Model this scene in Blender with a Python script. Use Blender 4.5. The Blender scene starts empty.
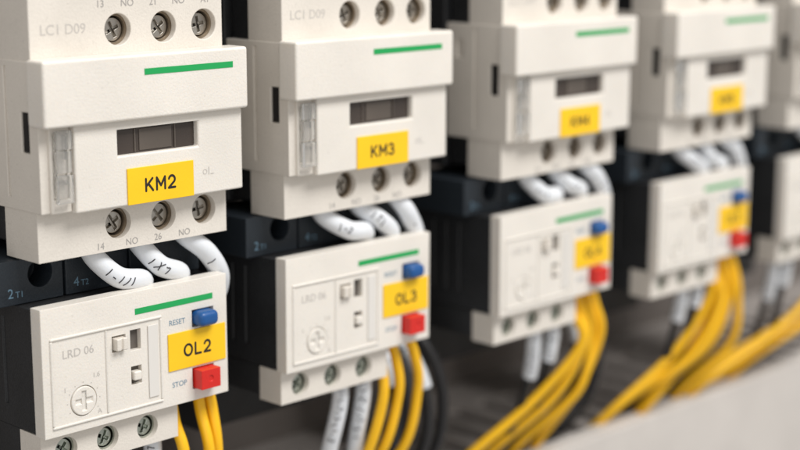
import bpy, bmesh, math, random
from mathutils import Vector, Matrix
random.seed(4)
S = 0.001
R = math.radians
scene = bpy.context.scene
COL = scene.collection

# ------------------------------------------------------------------ materials
def lin(c):
    c = c/255.0
    return c/12.92 if c <= 0.04045 else ((c+0.055)/1.055)**2.4
def rgb(r, g, b): return (lin(r), lin(g), lin(b), 1)

def mat(name, col, rough=0.45, metal=0.0, bump=0.0, bscale=2500, var=0.06, vscale=90, spec=0.5, trans=0.0, sss=0.0, speck=0.0, ior=1.46, grain=0.0):
    m = bpy.data.materials.new(name); m.use_nodes = True
    nt = m.node_tree; N = nt.nodes; L = nt.links
    b = N['Principled BSDF']
    b.inputs['Roughness'].default_value = rough
    b.inputs['Metallic'].default_value = metal
    b.inputs['IOR'].default_value = ior
    b.inputs['Specular IOR Level'].default_value = spec
    b.inputs['Transmission Weight'].default_value = trans
    if sss:
        b.inputs['Subsurface Weight'].default_value = sss
        b.inputs['Subsurface Radius'].default_value = (1, .8, .6)
        b.inputs['Subsurface Scale'].default_value = 0.0015
    tc = N.new('ShaderNodeTexCoord')
    def layer(out, scale, detail, f0, f1, t0, t1):
        n = N.new('ShaderNodeTexNoise'); n.inputs['Scale'].default_value = scale; n.inputs['Detail'].default_value = detail
        L.new(tc.outputs['Object'], n.inputs['Vector'])
        r = N.new('ShaderNodeMapRange'); r.inputs['From Min'].default_value = f0; r.inputs['From Max'].default_value = f1
        r.inputs['To Min'].default_value = t0; r.inputs['To Max'].default_value = t1
        L.new(n.outputs['Fac'], r.inputs['Value'])
        s = N.new('ShaderNodeVectorMath'); s.operation = 'SCALE'
        if out is None: s.inputs[0].default_value = col[:3]
        else: L.new(out, s.inputs[0])
        L.new(r.outputs['Result'], s.inputs['Scale'])
        return s.outputs['Vector']
    out = layer(None, vscale, 6, .3, .7, 1-var, 1+var*.4)
    if speck: out = layer(out, 1400, 3, .66, .74, 1, 1-speck)
    if grain: out = layer(out, 3200, 2, .3, .7, 1-grain, 1+grain)
    L.new(out, b.inputs['Base Color'])
    n3 = N.new('ShaderNodeTexNoise'); n3.inputs['Scale'].default_value = 300; n3.inputs['Detail'].default_value = 5
    L.new(tc.outputs['Object'], n3.inputs['Vector'])
    r3 = N.new('ShaderNodeMapRange'); r3.inputs['To Min'].default_value = max(.02, rough-.1); r3.inputs['To Max'].default_value = min(1, rough+.12)
    L.new(n3.outputs['Fac'], r3.inputs['Value']); L.new(r3.outputs['Result'], b.inputs['Roughness'])
    if bump:
        n4 = N.new('ShaderNodeTexNoise'); n4.inputs['Scale'].default_value = bscale; n4.inputs['Detail'].default_value = 3
        L.new(tc.outputs['Object'], n4.inputs['Vector'])
        bp = N.new('ShaderNodeBump'); bp.inputs['Strength'].default_value = bump; bp.inputs['Distance'].default_value = 0.00012
        L.new(n4.outputs['Fac'], bp.inputs['Height']); L.new(bp.outputs['Normal'], b.inputs['Normal'])
    return m

M = {}
M['white'] = mat('white_plastic', rgb(230, 224, 215), .36, bump=.5, var=.08, vscale=60, sss=.12, speck=.1, grain=.025)
M['white2'] = mat('cream_plastic', rgb(224, 217, 207), .43, bump=.55, var=.1, vscale=60, speck=.13, grain=.03)
M['dark'] = mat('charcoal_plastic', rgb(42, 43, 45), .5, bump=.8, bscale=1500, var=.2, speck=-.5, grain=.2)
M['darkblue'] = mat('slate_plastic', rgb(38, 45, 52), .5, bump=.6, var=.15, grain=.1)
M['black'] = mat('black_recess', rgb(26, 24, 24), .6, var=.2)
M['smoke'] = mat('smoked_window', rgb(68, 60, 55), .25, var=.15)
M['smoke2'] = mat('smoked_slider', rgb(92, 84, 77), .35, var=.15)
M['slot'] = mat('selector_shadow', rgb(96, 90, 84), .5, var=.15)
M['green'] = mat('green_print', rgb(30, 162, 86), .4, var=.06)
M['yellow'] = mat('yellow_label', rgb(252, 202, 28), .45, bump=.2, var=.05)
M['ink'] = mat('black_ink', rgb(38, 33, 29), .6, var=.05)
M['pen'] = mat('pen_ink', rgb(52, 50, 54), .6, var=.1)
M['grey'] = mat('grey_print', rgb(162, 158, 154), .6, var=.05)
M['lgrey'] = mat('faint_print', rgb(192, 187, 181), .6, var=.05)
M['teal'] = mat('blue_print', rgb(110, 140, 160), .6, var=.05)
M['blue'] = mat('blue_plastic', rgb(28, 84, 146), .35, bump=.2, var=.1, sss=.05)
M['red'] = mat('red_plastic', rgb(214, 40, 32), .35, bump=.2, var=.1, sss=.05)
M['clear'] = mat('clear_plastic', (.97, .97, .96, 1), .08, trans=.92, var=.02, spec=.8)
M['milky'] = mat('milky_plastic', rgb(232, 228, 222), .2, trans=.1, var=.03)
M['steel'] = mat('screw_steel', rgb(190, 185, 177), .36, metal=1, bump=.3, var=.25, vscale=400)
M['steelg'] = mat('zinc_screw', rgb(182, 188, 178), .33, metal=1, bump=.3, var=.25, vscale=400)
M['bronze'] = mat('dull_brass', rgb(148, 134, 116), .45, metal=.8, var=.3, vscale=300)
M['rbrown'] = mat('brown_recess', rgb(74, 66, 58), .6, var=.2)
M['wirew'] = mat('white_sleeve', rgb(226, 229, 233), .4, bump=.25, var=.07, sss=.1)
M['wirey'] = mat('yellow_insulation', rgb(247, 190, 22), .38, bump=.15, var=.08, sss=.1)
M['wirek'] = mat('black_insulation', rgb(36, 35, 36), .4, var=.1)
M['duct'] = mat('grey_duct_plastic', rgb(206, 200, 194), .5, bump=.3, var=.06, grain=.02)
M['ducts'] = mat('grey_duct_fingers', rgb(158, 151, 146), .55, bump=.3, var=.12)
M['ductd'] = mat('grey_duct_inner_shade', rgb(70, 65, 62), .6, var=.1)  # same duct plastic, with the shade inside the duct put into its colour
M['plate'] = mat('galvanised_plate', rgb(118, 111, 106), .5, metal=.1, var=.15, vscale=40)

# ------------------------------------------------------------------ geometry helpers (mm; x right, y into the panel, h downward)
def box(bm, x0, x1, y0, y1, h0, h1):
    vs = [bm.verts.new((x, y, -h)) for x in (x0, x1) for y in (y0, y1) for h in (h0, h1)]
    for f in ((0,1,3,2),(4,6,7,5),(0,4,5,1),(2,3,7,6),(0,2,6,4),(1,5,7,3)):
        bm.faces.new([vs[i] for i in f])
    bmesh.ops.recalc_face_normals(bm, faces=bm.faces[:])
    return bm
def BX(*a): return box(bmesh.new(), *a)
def cyl(bm, x, h, r, y0, y1, n=36, r1=None):
    r1 = r if r1 is None else r1
    A = [bm.verts.new((x+r*math.cos(2*math.pi*i/n), y0, -h+r*math.sin(2*math.pi*i/n))) for i in range(n)]
    B = [bm.verts.new((x+r1*math.cos(2*math.pi*i/n), y1, -h+r1*math.sin(2*math.pi*i/n))) for i in range(n)]
    for i in range(n):
        bm.faces.new((A[i], A[(i+1)%n], B[(i+1)%n], B[i]))
    bm.faces.new(A[::-1]); bm.faces.new(B)
    bmesh.ops.recalc_face_normals(bm, faces=bm.faces[:])
    return bm
def ring(bm, x, h, ro, ri, y0, y1, n=36):
    L = []
    for (r, y) in ((ro, y0), (ro, y1), (ri, y1), (ri, y0)):
        L.append([bm.verts.new((x+r*math.cos(2*math.pi*i/n), y, -h+r*math.sin(2*math.pi*i/n))) for i in range(n)])
    for k in range(4):
        a, b = L[k], L[(k+1) % 4]
        for i in range(n):
            bm.faces.new((a[i], a[(i+1)%n], b[(i+1)%n], b[i]))
    bmesh.ops.recalc_face_normals(bm, faces=bm.faces[:])
    return bm

def temp(bm):
    me = bpy.data.meshes.new('t'); bm.to_mesh(me); bm.free()
    for p in me.polygons: p.use_smooth = True
    o = bpy.data.objects.new('t', me); COL.objects.link(o); return o

def part(name, bm, m, parent, org, bevel=0, seg=3, cuts=None, label=None):
    o = temp(bm); kill = [o]
    for c in (cuts or []):
        co = temp(c); kill.append(co)
        md = o.modifiers.new('b', 'BOOLEAN'); md.object = co; md.operation = 'DIFFERENCE'; md.solver = 'EXACT'
    if bevel:
        md = o.modifiers.new('v', 'BEVEL'); md.width = bevel; md.segments = seg; md.limit_method = 'ANGLE'; md.angle_limit = R(35)
    else:
        o.data.set_sharp_from_angle(angle=R(35))
    if bevel:
        md = o.modifiers.new('w', 'WEIGHTED_NORMAL'); md.keep_sharp = True
    dg = bpy.context.evaluated_depsgraph_get(); dg.update()
    me = bpy.data.meshes.new_from_object(o.evaluated_get(dg), depsgraph=dg)
    me.transform(Matrix.Scale(S, 4) @ Matrix.Translation(-Vector(org)))
    for k in kill:
        d = k.data; bpy.data.objects.remove(k); bpy.data.meshes.remove(d)
    me.name = name; me.materials.clear(); me.materials.append(m)
    r = bpy.data.objects.new(name, me); COL.objects.link(r)
    if parent: r.parent = parent
    if label: r['label'] = label
    return r

def text(s, cap, x, h, y, m, parent, org, rot=0, sx=1.0, name='lettering', spacing=1.0):
    cu = bpy.data.curves.new('t', 'FONT'); cu.body = s; cu.size = cap/0.7; cu.align_x = 'CENTER'; cu.align_y = 'CENTER'
    cu.extrude = 0.02; cu.resolution_u = 4; cu.space_character = spacing
    o = bpy.data.objects.new('t', cu); COL.objects.link(o)
    dg = bpy.context.evaluated_depsgraph_get(); dg.update()
    me = bpy.data.meshes.new_from_object(o.evaluated_get(dg), depsgraph=dg)
    bpy.data.objects.remove(o); bpy.data.curves.remove(cu)
    me.transform(Matrix.Scale(S, 4) @ Matrix.Translation(Vector((x, y, -h)) - Vector(org)) @ Matrix.Rotation(R(90), 4, 'X') @ Matrix.Rotation(R(rot), 4, 'Z') @ Matrix.Scale(sx, 4, Vector((1,0,0))))
    me.name = name; me.materials.clear(); me.materials.append(m)
    r = bpy.data.objects.new(name, me); COL.objects.link(r); r.parent = parent
    return r

# rounded label-printer letters, drawn as strokes (unit height, own width)
def arc(cx, cy, rx, ry, a0, a1, n=12):
    return [(cx+rx*math.cos(R(a0+(a1-a0)*k/n)), cy+ry*math.sin(R(a0+(a1-a0)*k/n))) for k in range(n+1)]
PL = {'K': (.72, [[(0,0),(0,1)], [(.66,1),(0,.36)], [(.24,.58),(.7,0)]]),
      'M': (.84, [[(0,0),(0,1),(.42,.3),(.84,1),(.84,0)]]),
      'O': (.84, [arc(.42, .5, .42, .5, 90, 450, 24)]),
      'L': (.62, [[(0,1),(0,0),(.62,0)]]),
      '2': (.66, [arc(.33, .68, .31, .32, 165, -35, 10)+[(0,0),(.66,0)]]),
      '3': (.64, [arc(.3, .75, .28, .25, 155, -85, 10), arc(.3, .27, .33, .27, 88, -160, 12)]),
      '4': (.7, [[(.5,0),(.5,1),(0,.28),(.7,.28)]]),
      '5': (.64, [[(.58,1),(.08,1),(.03,.55)]+arc(.3, .33, .33, .33, 120, -155, 12)]),
      '6': (.66, [[(.55,1),(.08,.5)]+arc(.33, .31, .32, .31, 150, 510, 18)])}
def label_text(s, cap, x, h, y, m, parent, org, rot=0, w=.2, gap=.38, name='lettering'):
    tot = sum(PL[c][0] for c in s)+gap*(len(s)-1)
    bm = bmesh.new(); cx = -tot/2
    lay = 0
    for c in s:
        for st in PL[c][1]:
            pts = [((cx+px)*cap, (py-.5)*cap) for px, py in st]
            for (x0, y0), (x1, y1) in zip(pts, pts[1:]):
                a = math.atan2(y1-y0, x1-x0); r = w/2; lay += 1
                zt = .012+.0004*lay
                out = [(x1+r*math.cos(a+R(t)), y1+r*math.sin(a+R(t))) for t in range(-90, 91, 30)] + \
                      [(x0+r*math.cos(a+R(t)), y0+r*math.sin(a+R(t))) for t in range(90, 271, 30)]
                bm.faces.new([bm.verts.new((px, py, zt)) for px, py in out])
        cx += PL[c][0]+gap
    bmesh.ops.rotate(bm, verts=bm.verts[:], cent=(0,0,0), matrix=Matrix.Rotation(R(rot), 3, 'Z'))
    bmesh.ops.rotate(bm, verts=bm.verts[:], cent=(0,0,0), matrix=Matrix.Rotation(R(90), 3, 'X'))
    bmesh.ops.translate(bm, verts=bm.verts[:], vec=(x, y, -h))
    me = bpy.data.meshes.new(name); bm.to_mesh(me); bm.free()
    me.transform(Matrix.Scale(S, 4) @ Matrix.Translation(-Vector(org))); me.materials.append(m)
    o = bpy.data.objects.new(name, me); COL.objects.link(o); o.parent = parent
    return o

def root(name, org, ux, label, cat, group=None):
    o = bpy.data.objects.new(name, None); COL.objects.link(o)
    o.empty_display_size = .01
    o.location = (Vector(org)+Vector((ux, 0, 0)))*S
    o['label'] = label; o['category'] = cat
    if group: o['group'] = group
    return o
def copy_tree(o, parent=None):
    c = o.copy(); COL.objects.link(c)
    if parent: c.parent = parent
    for ch in list(o.children): copy_tree(ch, c)
    return c

def screw(x, h, y, r, parent, org, rot=0, m='steel'):
    c1 = BX(-.32, .32, y-1.2, y+.8, -r*.72, r*.72); c2 = BX(-r*.72, r*.72, y-1.2, y+.78, -.3, .3)
    for c in (c1, c2):
        bmesh.ops.rotate(c, verts=c.verts[:], cent=(0,0,0), matrix=Matrix.Rotation(R(rot), 3, 'Y'))
        bmesh.ops.translate(c, verts=c.verts[:], vec=(x, 0, -h))
    return part('terminal_screw', cyl(bmesh.new(), x, h, r, y, y+3), M[m], parent, org, bevel=.28, cuts=[c1, c2])

# ------------------------------------------------------------------ contactor
OC = (22, 79.9, -35)
HX = (17.6, 27.6, 36.9)
HT = (18.9, 28.8, 37.9)
def make_contactor():
    t = root('contactor', OC, 0, '', 'contactor', 'contactors in a row along the panel')
    b = BX(.6, 43.4, 22, 79.9, -34, 33.4); box(b, 2.5, 41.5, 15.1, 21.9, -19, 33)
    part('base_body', b, M['dark'], t, OC, bevel=.5, seg=2)
    part('housing', BX(.7, 43.3, 3.2, 21.5, .4, 26.2), M['white2'], t, OC, bevel=.6,
         cuts=[BX(-1, 1.3, 5.9, 8.3, 9.0, 16), BX(-1, 1.2, 12.5, 13.2, 1.5, 24), BX(-1, 1.1, 16.5, 18.5, 4, 8)])
    part('side_slot', BX(1.0, 1.25, 6.1, 8.1, 9.15, 15.85), M['black'], t, OC)
    part('upper_cover', BX(0, 44, 0, 5.2, 0, 11.3), M['white'], t, OC, bevel=.55, seg=4)
    part('lower_cover', BX(6.6, 43.6, 1.5, 6.4, 11.35, 26.5), M['white'], t, OC, bevel=.4,
         cuts=[BX(15.6, 33.2, .5, 4.2, 12.9, 17.5)])
    w = part('indicator_window', BX(15.65, 33.15, 2.7, 4.15, 12.95, 17.45), M['smoke'], t, OC)
    b = bmesh.new()
    box(b, 19.8, 20.1, 2.5, 2.7, 13.1, 17.3); box(b, 20.9, 28.0, 2.55, 2.7, 13.3, 17.1); box(b, 28.6, 28.9, 2.5, 2.7, 13.1, 17.3)
    part('slider', b, M['smoke2'], w, OC, bevel=.05, seg=2)
    part('hinge_column', BX(2.4, 6.5, 2.6, 6.4, 11.4, 26.3), M['white2'], t, OC, bevel=.3, cuts=[BX(3.1, 5.8, 2, 4.6, 12.6, 23.8)])
    c = bmesh.new()
    box(c, 2.9, 6.0, 1.1, 2.2, 12.0, 15.2); box(c, 3.0, 5.9, 1.3, 2.2, 15.5, 19.2); box(c, 2.9, 6.0, 1.0, 2.2, 19.6, 24.4)
    box(c, 3.3, 3.6, 2.25, 4.3, 13, 23.6); box(c, 5.0, 5.4, 2.25, 4.3, 13, 17); box(c, 4.2, 5.4, 2.25, 3.6, 20.6, 21.2)
    part('clear_clip', c, M['clear'], t, OC, bevel=.15)
    cuts = [cyl(bmesh.new(), x, -4.1, 2.75, 3, 11) for x in HT]
    part('upper_terminal_strip', BX(.9, 42.2, 5, 15, -20, .9), M['white2'], t, OC, bevel=.3, cuts=cuts)
    cuts = [cyl(bmesh.new(), x, 30.1, 2.75, 3, 11) for x in HX] + [BX(x-2.6, x+2.6, 7, 12.5, 33.4, 36) for x in HX]
    part('lower_terminal_strip', BX(.9, 42.2, 5, 15, 25.9, 34.9), M['white2'], t, OC, bevel=.3, cuts=cuts)
    for h, xs in ((-4.1, HT), (30.1, HX)):
        for x in xs:
            part('terminal_sleeve', ring(bmesh.new(), x, h, 2.72, 2.35, 6.3, 10.9), M['bronze'], t, OC)
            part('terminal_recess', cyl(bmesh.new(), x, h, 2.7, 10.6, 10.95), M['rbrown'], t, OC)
            screw(x+.15, h+.1, 7.0, 2.05, t, OC, rot=random.uniform(-45, 45))
    part('green_stripe', BX(20.6, 40.4, -.06, .1, 2.5, 3.6), M['green'], t, OC)
    text('LC1 D09', 1.75, 7.6, -4.6, 4.98, M['lgrey'], t, OC, name='type_lettering')
    for s, x in (('13', 15.3), ('NO', 21.0), ('21', 26.6), ('NO', 32.2), ('A1', 38.3)):
        text(s, 1.25, x, -8.6, 4.98, M['grey'], t, OC, name='terminal_number')
    for s, x in (('14', 13.6), ('NO', 20.4), ('26', 26.2), ('NO', 32.2)):
        text(s, 1.2, x, 33.8, 4.98, M['grey'], t, OC, name='terminal_number')
    em = ring(bmesh.new(), 34.6, 22.4, .5, .36, 1.47, 1.6, 20); box(em, 35.4, 35.6, 1.47, 1.6, 21.6, 23.0); box(em, 35.9, 36.6, 1.47, 1.6, 22.8, 23.0)
    part('emblem', em, M['lgrey'], t, OC)
    part('name_plate', BX(17.2, 31.8, 1.22, 1.5, 19.9, 26.4), M['yellow'], t, OC, bevel=.08, seg=2)
    return t

# ------------------------------------------------------------------ overload relay
OR = (20.5, 79.9, -73)
RX = (5.6, 14.5, 23.4)
def make_relay():
    t = root('overload_relay', OR, 0, '', 'relay', 'overload relays in a row below the contactors')
    b = BX(.4, 40.6, 6.6, 79.9, 43.4, 65.9); box(b, .5, 29.8, 12.8, 79.8, 65.92, 72.2); box(b, 29.85, 40.5, 22, 79.8, 65.92, 72.2); box(b, 3, 37, 36, 79.8, 72.25, 86)
    part('body', b, M['dark'], t, OR, bevel=.4, seg=2, cuts=[BX(-1, .8, 16+4*i, 17+4*i, 46, 62) for i in range(3)])
    cuts = [cyl(bmesh.new(), 8.2, 60.6, 2.8, 2, 4.6), BX(14.6, 17.6, 2, 5.0, 50.2, 53.2), BX(18.6, 20.9, 2, 5.3, 49.8, 53.6),
            BX(18.6, 20.9, 2, 5.3, 56.6, 60.0), BX(32.7, 37.8, 2, 5.6, 48.6, 51.9), BX(32.5, 37.6, 2, 5.6, 59.7, 63.8)]
    part('face_plate', BX(0, 41, 4, 7, 42.8, 66), M['white'], t, OR, bevel=.45, cuts=cuts)
    fr = bmesh.new()
    for a in ((1.6, 25.6, 48.2, 48.7), (1.6, 25.6, 64.1, 64.6), (1.6, 2.1, 48.75, 64.05), (25.1, 25.6, 48.75, 64.05), (13.1, 13.5, 48.75, 64.05)):
        box(fr, a[0], a[1], 3.7, 4.1, a[2], a[3])
    part('cover_rim', fr, M['white'], t, OR, bevel=.2, seg=3)
    part('clear_flap', BX(22.4, 24.6, 3.75, 3.98, 49.6, 63.2), M['milky'], t, OR, bevel=.1)
    dl = part('setting_dial', cyl(bmesh.new(), 8.2, 60.6, 2.6, 3.8, 4.55, r1=2.7), M['white'], t, OR, bevel=.2,
              cuts=[BX(7.75, 8.65, 3, 4.15, 58.8, 62.4), BX(6.4, 10.0, 3, 4.13, 60.15, 61.05)])
    tk = bmesh.new()
    for k in range(9):
        a = R(-30+k*30)
        cx, ch = 8.2+3.4*math.cos(a), 60.6-3.4*math.sin(a)
        box(tk, cx-.1, cx+.1, 3.97, 4.05, ch-.1, ch+.1)
    part('dial_ticks', tk, M['lgrey'], t, OR)
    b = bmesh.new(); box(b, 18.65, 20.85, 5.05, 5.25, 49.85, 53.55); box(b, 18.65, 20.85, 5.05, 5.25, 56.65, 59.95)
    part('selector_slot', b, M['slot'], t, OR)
    part('selector_knob', BX(14.9, 17.3, 2.8, 4.95, 50.6, 52.8), M['white2'], t, OR, bevel=.35, cuts=[BX(15.9, 16.3, 2, 3.2, 50, 53.5)])
    part('selector_knob', BX(18.9, 20.6, 3.4, 5.0, 57.5, 59.2), M['white'], t, OR, bevel=.3)
    part('reset_button', BX(33.0, 37.5, 1.6, 5.5, 48.8, 51.7), M['blue'], t, OR, bevel=1.1, seg=6, label='blue reset button')
    part('stop_button', BX(32.8, 37.3, 1.6, 5.5, 59.9, 63.6), M['red'], t, OR, bevel=.9, seg=6, cuts=[cyl(bmesh.new(), 35.0, 61.7, .6, .2, 1.8, 20)], label='red stop button')
    part('green_stripe', BX(19.8, 37.6, 3.94, 4.1, 46.0, 47.1), M['green'], t, OR)
    text('RESET', 1.0, 29.2, 50.2, 3.98, M['teal'], t, OR, name='button_lettering')
    text('STOP', 1.0, 29.4, 62.1, 3.98, M['teal'], t, OR, name='button_lettering')
    text('LRD 06', 1.5, 7.4, 51.6, 3.98, M['lgrey'], t, OR, name='type_lettering')
    for s, x, h in (('1', 4.4, 58.0), ('1.6', 11.0, 56.4), ('A', 11.5, 63.2)):
        text(s, .9, x, h, 3.98, M['lgrey'], t, OR, name='dial_number')
    part('name_plate', BX(26.9, 40.4, 3.75, 4.0, 52.2, 59.3), M['yellow'], t, OR, bevel=.08, seg=2)
    cuts = [cyl(bmesh.new(), x, 69.6, 2.35, 4, 11.5) for x in RX]
    part('lower_terminal_strip', BX(.4, 30.4, 6.2, 12.7, 66.05, 73), M['white2'], t, OR, bevel=.3, cuts=cuts)
    part('auxiliary_terminal', BX(30.5, 40.7, 7.1, 20, 66.05, 67), M['white2'], t, OR, bevel=.2)
    for x in RX:
        part('terminal_recess', cyl(bmesh.new(), x, 69.6, 2.3, 11.1, 11.45), M['bronze'], t, OR)
        part('terminal_sleeve', ring(bmesh.new(), x, 69.6, 2.32, 2.0, 7.4, 11.4), M['steelg'], t, OR)
        screw(x, 69.7, 7.6, 1.75, t, OR, rot=random.uniform(-45, 45), m='steelg')
    part('upper_terminal_block', BX(-3.2, 41, 12, 30, 35.3, 43.3), M['darkblue'], t, OR, bevel=.35,
         cuts=[cyl(bmesh.new(), 5.6, 38.3, 2.5, 10, 18), BX(10.3, 10.8, 10, 13, 34, 44), BX(24.3, 24.8, 10, 13, 34, 44)])
    text('2', 1.7, -.6, 41.2, 11.98, M['teal'], t, OR, name='terminal_number')
    text('T1', 1.1, 1.2, 41.5, 11.98, M['teal'], t, OR, name='terminal_number')
    text('4', 1.7, 13.0, 41.2, 11.98, M['teal'], t, OR, name='terminal_number')
    text('T2', 1.1, 14.8, 41.5, 11.98, M['teal'], t, OR, name='terminal_number')
    return t

UX = [0, 55.9, 120.3, 181, 241]
CL = ['cream contactor with yellow KM2 plate, the nearest and largest',
      'cream contactor with yellow KM3 plate, second from the left',
      'blurred cream contactor in the middle of the row, third from the left',
      'blurred cream contactor with yellow plate, fourth from the left',
      'farthest blurred contactor, cut off by the right edge of the photo']
RL = ['white and black overload relay with yellow OL2 plate, under the KM2 contactor',
      'white and black overload relay with yellow OL3 plate, under the KM3 contactor',
      'blurred overload relay with blue and red buttons, third from the left',
      'blurred overload relay with blue and red buttons, fourth from the left',
      'farthest blurred overload relay, cut off by the right edge of the photo']
c0 = make_contactor(); r0 = make_relay()
KM = ['KM2', 'KM3', 'KM4', 'KM5', 'KM6']; OL = ['OL2', 'OL3', 'OL4', 'OL5', 'OL6']
cs, rs = [c0], [r0]
for i in range(1, 5):
    c = copy_tree(c0); c.location.x = (OC[0]+UX[i])*S; cs.append(c)
    r = copy_tree(r0); r.location.x = (OR[0]+UX[i])*S; rs.append(r)
    r.rotation_euler.y = R((0, .35, -.3, .4, -.2)[i])
for i in range(5):
    cs[i]['label'] = CL[i]; rs[i]['label'] = RL[i]
    p = [k for k in cs[i].children if k.name.startswith('name_plate')][0]
    label_text(KM[i], 2.15, 24.3, 23.2, 1.22, M['ink'], p, OC, w=.45)
    p = [k for k in rs[i].children if k.name.startswith('name_plate')][0]
    label_text(OL[i], 2.1, 33.6, 55.9, 3.75, M['ink'], p, OR, w=.45, rot=random.uniform(-1, 1))

# ------------------------------------------------------------------ wires
CA, CT = R(44.45), R(11.1)
FW = Vector((math.cos(CA)*math.cos(CT), math.sin(CA)*math.cos(CT), -math.sin(CT)))
def smooth(pts, n=10):
    P = [Vector((x, y, -h)) for x, y, h in pts]
    P = [P[0]*2-P[1]] + P + [P[-1]*2-P[-2]]
    out = []
    for i in range(1, len(P)-2):
        a, b, c, d = P[i-1:i+3]
        for k in range(n):
            t = k/n
            out.append(.5*((2*b)+(c-a)*t+(2*a-5*b+4*c-d)*t*t+(3*b-a-3*c+d)*t**3))
    out.append(P[-2]); return out
def frames(C):
    T = [(C[min(i+1, len(C)-1)]-C[max(i-1, 0)]).normalized() for i in range(len(C))]
    n = T[0].orthogonal().normalized(); F = []
    for t in T:
        n = (n-t*n.dot(t)).normalized(); F.append((n, t.cross(n), t))
    return F
def tube(bm, C, r, n=16):
    F = frames(C); rings = []
    for i, (c, f) in enumerate(zip(C, F)):
        rings.append([bm.verts.new(c+(f[0]*math.cos(2*math.pi*k/n)+f[1]*math.sin(2*math.pi*k/n))*r) for k in range(n)])
    for a, b in zip(rings, rings[1:]):
        for k in range(n): bm.faces.new((a[k], a[(k+1)%n], b[(k+1)%n], b[k]))
    bm.faces.new(rings[0][::-1]); bm.faces.new(rings[-1])
    bmesh.ops.recalc_face_normals(bm, faces=bm.faces[:])
    return bm
GL = {'1': [[(0,-.5),(0,.5)]], '-': [[(-.25,0),(.25,0)]], '/': [[(-.2,-.5),(.25,.5)]], 'X': [[(-.3,-.5),(.3,.5)],[(-.3,.5),(.3,-.5)]],
      'T': [[(0,-.5),(0,.5)],[(-.35,.5),(.35,.5)]], 'L': [[(-.2,.5),(-.2,-.5),(.3,-.5)]], '7': [[(-.3,.5),(.3,.5),(-.1,-.5)]],
      '2': [[(-.3,.3),(0,.5),(.3,.25),(-.3,-.5),(.3,-.5)]], '3': [[(-.3,.5),(.3,.4),(0,.05),(.3,-.3),(-.3,-.5)]], '+': [[(-.3,0),(.3,0)],[(0,-.4),(0,.4)]]}
def marks(C, r, s, size, f0=.35, pw=.11):
    """pen strokes lying on the tube surface on the side that faces the room"""
    bm = bmesh.new(); F = frames(C)
    L = [0]
    for a, b in zip(C, C[1:]): L.append(L[-1]+(b-a).length)
    tot = L[-1]
    def at(u, v):
        u = min(max(u, 0), tot-.01)
        i = max(k for k in range(len(L)) if L[k] <= u); i = min(i, len(C)-2)
        w = (u-L[i])/(L[i+1]-L[i]); c = C[i].lerp(C[i+1], w); t = F[i][2]
        o = -FW; o = (o-t*o.dot(t)).normalized(); sd = o.cross(t).normalized()
        if sd.z < 0 and abs(t.x) > abs(t.z): sd = -sd
        a = v/r
        return c+(o*math.cos(a)+sd*math.sin(a))*(r+.01)
    u = tot*f0
    for ch in s:
        if u > tot-size*.5: break
        sz = size*random.uniform(.75, 1.1)
        if ch != ' ':
            sk = random.uniform(-.3, .3); dv = random.uniform(-.15, .15)
            for st in GL[ch]:
                st = [(x0+sk*y0+random.uniform(-.06, .06), y0+dv+random.uniform(-.06, .06)) for x0, y0 in st]
                pts = []
                for (x0, y0), (x1, y1) in zip(st, st[1:]):
                    for k in range(5): pts.append(at(u+(x0+(x1-x0)*k/5)*sz*.9, (y0+(y1-y0)*k/5)*sz))
                pts.append(at(u+st[-1][0]*sz*.9, st[-1][1]*sz))
                tube(bm, pts, pw, 6)
        u += sz*random.uniform(.75, .95)
    return bm
def wire(name, pts, r, m, label, group, marks_=None, mr=.35, sleeve=None, msize=1.7):
    C = smooth(pts); org = tuple(C[0])
    o = part(name, tube(bmesh.new(), C, r), M[m], None, org)
    o.location = Vector(org)*S
    o['label'] = label; o['category'] = 'wire'; o['group'] = group
    CC = C; rad = r; par = o
    if sleeve:
        a, b = int(len(C)*sleeve[0]), int(len(C)*sleeve[1]); CC = C[a:b]; rad = sleeve[2]
        par = part('marker_sleeve', tube(bmesh.new(), CC, rad), M['wirew'], o, org)
    if marks_:
        part('handwritten_mark', marks(CC, rad, marks_, msize, mr), M['pen'], par, org)
    return o
nth = ['KM2', 'KM3', 'third', 'fourth', 'farthest']
pos = ['left', 'middle', 'right']
DH = 112.5
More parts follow.
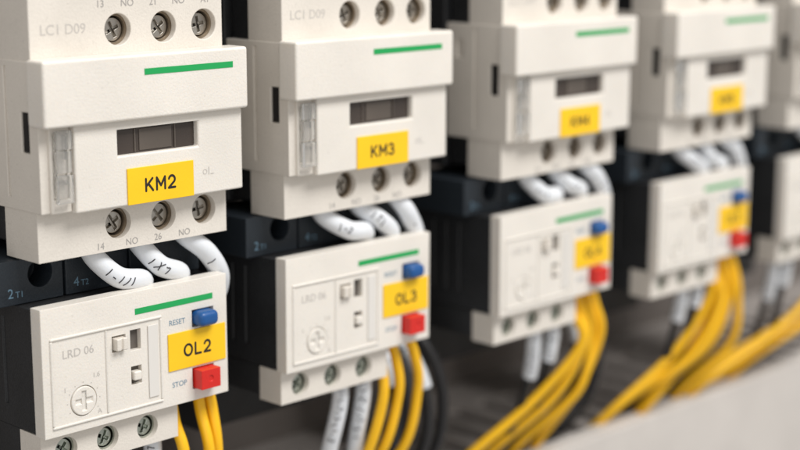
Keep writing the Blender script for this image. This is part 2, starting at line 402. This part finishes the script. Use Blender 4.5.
for i, ux in enumerate(UX):
    j = lambda a=.6: random.uniform(-a, a)
    W = [[(14.0, 10, 33.5), (14.8, 8.4, 36.6), (18.6, 7.0, 40.4), (24.5, 8.2, 42.2), (28.5, 14, 45.2)],
         [(24.2, 10, 33.5), (25.2, 8.8, 36.0), (28.6, 7.6, 39.8), (33.8, 8.6, 42.4), (36.5, 14, 45.6)],
         [(34.0, 10, 33.5), (35.4, 8.2, 35.6), (39.4, 7.4, 39.2), (43.2, 8.6, 44.6), (44.4, 13, 50), (44.4, 24, 53)]]
    tx = [['1-1/1', '1X7', '1'], ['1-2', '1T1', '-'], ['1-1', '1-7', '1-2'], ['1-1', '1-7', '1-2'], ['1-1', '1-7', '1-2']][i]
    for k in range(3):
        a = .25 if i == 0 else 1.0
        pts = [(x+ux+(j(a) if n > 1 and k < 2 else 0), y+(j(a*.5) if n in (1, 2) else 0), h+(j(a*.7)-(.5 if i else 0) if n in (2, 3) else 0)) for n, (x, y, h) in enumerate(W[k])]
        if i == 1: pts = [(x-(1.6 if n > 1 and k == 2 else 0)+(1.4 if n > 1 and k == 0 else 0), y, h) for n, (x, y, h) in enumerate(pts)]
        wire('marked_wire', pts, 1.95, 'wirew', f'thick white pen-marked wire, {pos[k]} one under the {nth[i]} contactor', 'white marked wires between contactors and relays', tx[k], .28, msize=1.6)
    # (start x, end x, end depth)
    spec = [[(31.4, 31, 26), (37.8, 40, 26), (40.4, 43, 28)],
            [(31.2, 22, 28), (34.6, 28, 30), (39.8, 33, 26)],
            [(31.5, 9, 28), (34.2, 18, 30), (38.0, 28, 27), (40.2, 37, 26)],
            [(31.2, 2, 27), (33, 10, 30), (35.5, 18, 26), (38, 27, 30), (40.2, 37, 26)],
            [(31.2, -18, 26), (32.8, -9, 29), (34.4, -2, 26), (37, 6, 27), (39.4, 14, 28)]][i]
    for k, (x, xe, de) in enumerate(spec):
        xe += j(1.5); de += j(2); bow = (.8+.9*k/len(spec)*3) if i else .2
        r = 1.12 if i < 2 else 1.2
        q = 2.6 if i > 1 else 1.2
        if i == 0: q = .3
        pts = [(x+ux, 9.5, 66.5), (x+ux+bow*.6, 8.8+j(.5), 71), (x+ux+bow+j(min(q, 1.2)), 8.0+j(1.8), 79), (ux+.62*x+.38*xe+bow+j(q), 12+j(3.5), 93), (ux+.12*x+.88*xe+j(1), de-6, DH-6), (ux+xe, de+1, DH+3), (ux+xe-2, de+5, DH+13)]
        if i < 2:
            lab = f'thin yellow wire, {["leftmost", "middle", "rightmost"][k]} of three below the {OL[i]} relay'
        else:
            lab = f'yellow wire in the bunch running from the {nth[i]} relay into the duct'
        wire('yellow_wire', pts, r, 'wirey', lab, 'yellow wires under the '+nth[i]+' relay')
    for k, x in enumerate((20.4, 27.4) if i != 4 else (6.0, 13.0)):
        xe = x + 2 + j(2); de = 27+j(3)
        pts = [(x+ux, 10.5, 72.4), (x+ux+j(.3), 10.5, 77), (x+ux+j(.8), 12.5, 86), (ux+xe, 17+j(2), 99), (ux+xe, de, DH-1), (ux+xe, de+3, DH+11)]
        sl = [(.05, .66), (.02, .66), (.05, .42), (.02, .36), (.03, .4)][i]
        wire('black_wire', pts, 1.1, 'wirek', f'black wire in a white marker sleeve, {pos[k] if k == 0 else "right"} one under the {OL[i] if i < 2 else nth[i]} relay', 'black wires in white sleeves below the relays',
             ['1-1-7/3-L1-2', 'L1-2-1/7-3-1'][k], .06, sleeve=(sl[0]+.02*k, sl[1]-.06*k, 1.75), msize=1.4)
# loose black wires in the gaps to the right of the yellow ones, some with short sleeves
loose = [(UX[1], 45, 'black wire with white sleeve just right of the OL3 yellow wires', 1),
         (UX[1], 53, 'black wire with white sleeve, farther right of the OL3 yellow wires', 1),
         (UX[1], 49, 'bare black wire between two sleeved ones, right of the OL3 yellow wires', 0),
         (UX[1], 59, 'bare black wire standing left of the third relay', 0),
         (UX[2], 46, 'black wire with white sleeve just right of the third yellow bunch', 1),
         (UX[2], 51, 'bare black wire right of the third yellow bunch', 0),
         (UX[2], 56, 'bare black wire standing left of the fourth relay', 0),
         (UX[3], 47, 'bare black wire right of the fourth yellow bunch', 0)]
for n, (u, x, lb, slv) in enumerate(loose):
    a = random.uniform(-2, 2)
    pts = [(u+x-6, 34, 66), (u+x-3, 26, 70), (u+x, 20, 77), (u+x+1+a, 18, 88), (u+x+1+a*1.5, 21, 101), (u+x-1, 30, DH), (u+x-2, 34, DH+11)]
    wire('black_wire', pts, 1.4, 'wirek', lb, 'loose black wires entering the duct', '1-2-7' if slv else None, .3, sleeve=(.16, .42+.03*(n % 3), 1.8) if slv else None, msize=1.4)

# ------------------------------------------------------------------ wiring duct and mounting plate
DO = (150, 80, -166)
d = root('wiring_duct', DO, 0, 'long grey slotted wiring duct running below the relays', 'cable duct')
cv = BX(-60, 480, 17.8, 20, DH-1.8, 166)
box(cv, -60, 480, 20.05, 24, DH-1.8, DH-.6)
part('duct_cover', cv, M['duct'], d, DO, bevel=.5)
sl = BX(-60, 480, 64, 79.9, DH, DH+1.8)
x = -58
while x < 478:
    box(sl, x, x+5.4, 22, 64.1, DH, DH+1.8); x += 11
part('slotted_wall', sl, M['ducts'], d, DO, bevel=.3, seg=2)
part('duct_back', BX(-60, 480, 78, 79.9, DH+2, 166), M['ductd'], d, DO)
w = part('mounting_plate', BX(-160, 560, 80, 82, -90, 220), M['plate'], None, (0, 80, -220))
w.location = Vector((0, 80, -220))*S
w['kind'] = 'structure'; w['label'] = 'grey metal mounting plate behind the contactors'; w['category'] = 'panel'
w.name = 'wall'

# ------------------------------------------------------------------ camera
cam = bpy.data.cameras.new('Camera'); co = bpy.data.objects.new('Camera', cam); COL.objects.link(co)
RT = Vector((math.sin(CA), -math.cos(CA), 0)); UP = RT.cross(FW)
z0 = 262.7
C = -(RT*((42-400)/1600*z0) + UP*((225-62)/1600*z0) + FW*z0)
co.matrix_world = Matrix.Translation(C*S) @ Matrix((RT, UP, -FW)).transposed().to_4x4()
cam.lens = 72; cam.sensor_width = 36; cam.clip_start = .005; cam.clip_end = 20
cam.dof.use_dof = True; cam.dof.focus_distance = .287; cam.dof.aperture_fstop = 12; cam.dof.aperture_blades = 0
scene.camera = co

# ------------------------------------------------------------------ light
w = bpy.data.worlds.new('World'); scene.world = w; w.use_nodes = True
w.node_tree.nodes['Background'].inputs[0].default_value = (1.0, .98, .955, 1)
w.node_tree.nodes['Background'].inputs[1].default_value = .5
def area(name, loc, target, size, power, col):
    l = bpy.data.lights.new(name, 'AREA'); l.shape = 'RECTANGLE'; l.size = size[0]; l.size_y = size[1]; l.energy = power; l.color = col
    o = bpy.data.objects.new(name, l); COL.objects.link(o); o.location = loc
    o.rotation_euler = (Vector(target)-Vector(loc)).to_track_quat('-Z', 'Y').to_euler()
    return o
area('key_light', (.22, -.55, .7), (.12, 0, -.03), (.6, .35), 9.6, (1, .985, .965))  # added key lamp, placed to make the front faces brighter than the sides
area('side_light', (-.6, -.5, .2), (.05, 0, -.04), (.5, .5), .9, (1, .97, .94))
scene.view_settings.view_transform = 'Standard'; scene.view_settings.look = 'None'; scene.view_settings.exposure = 0
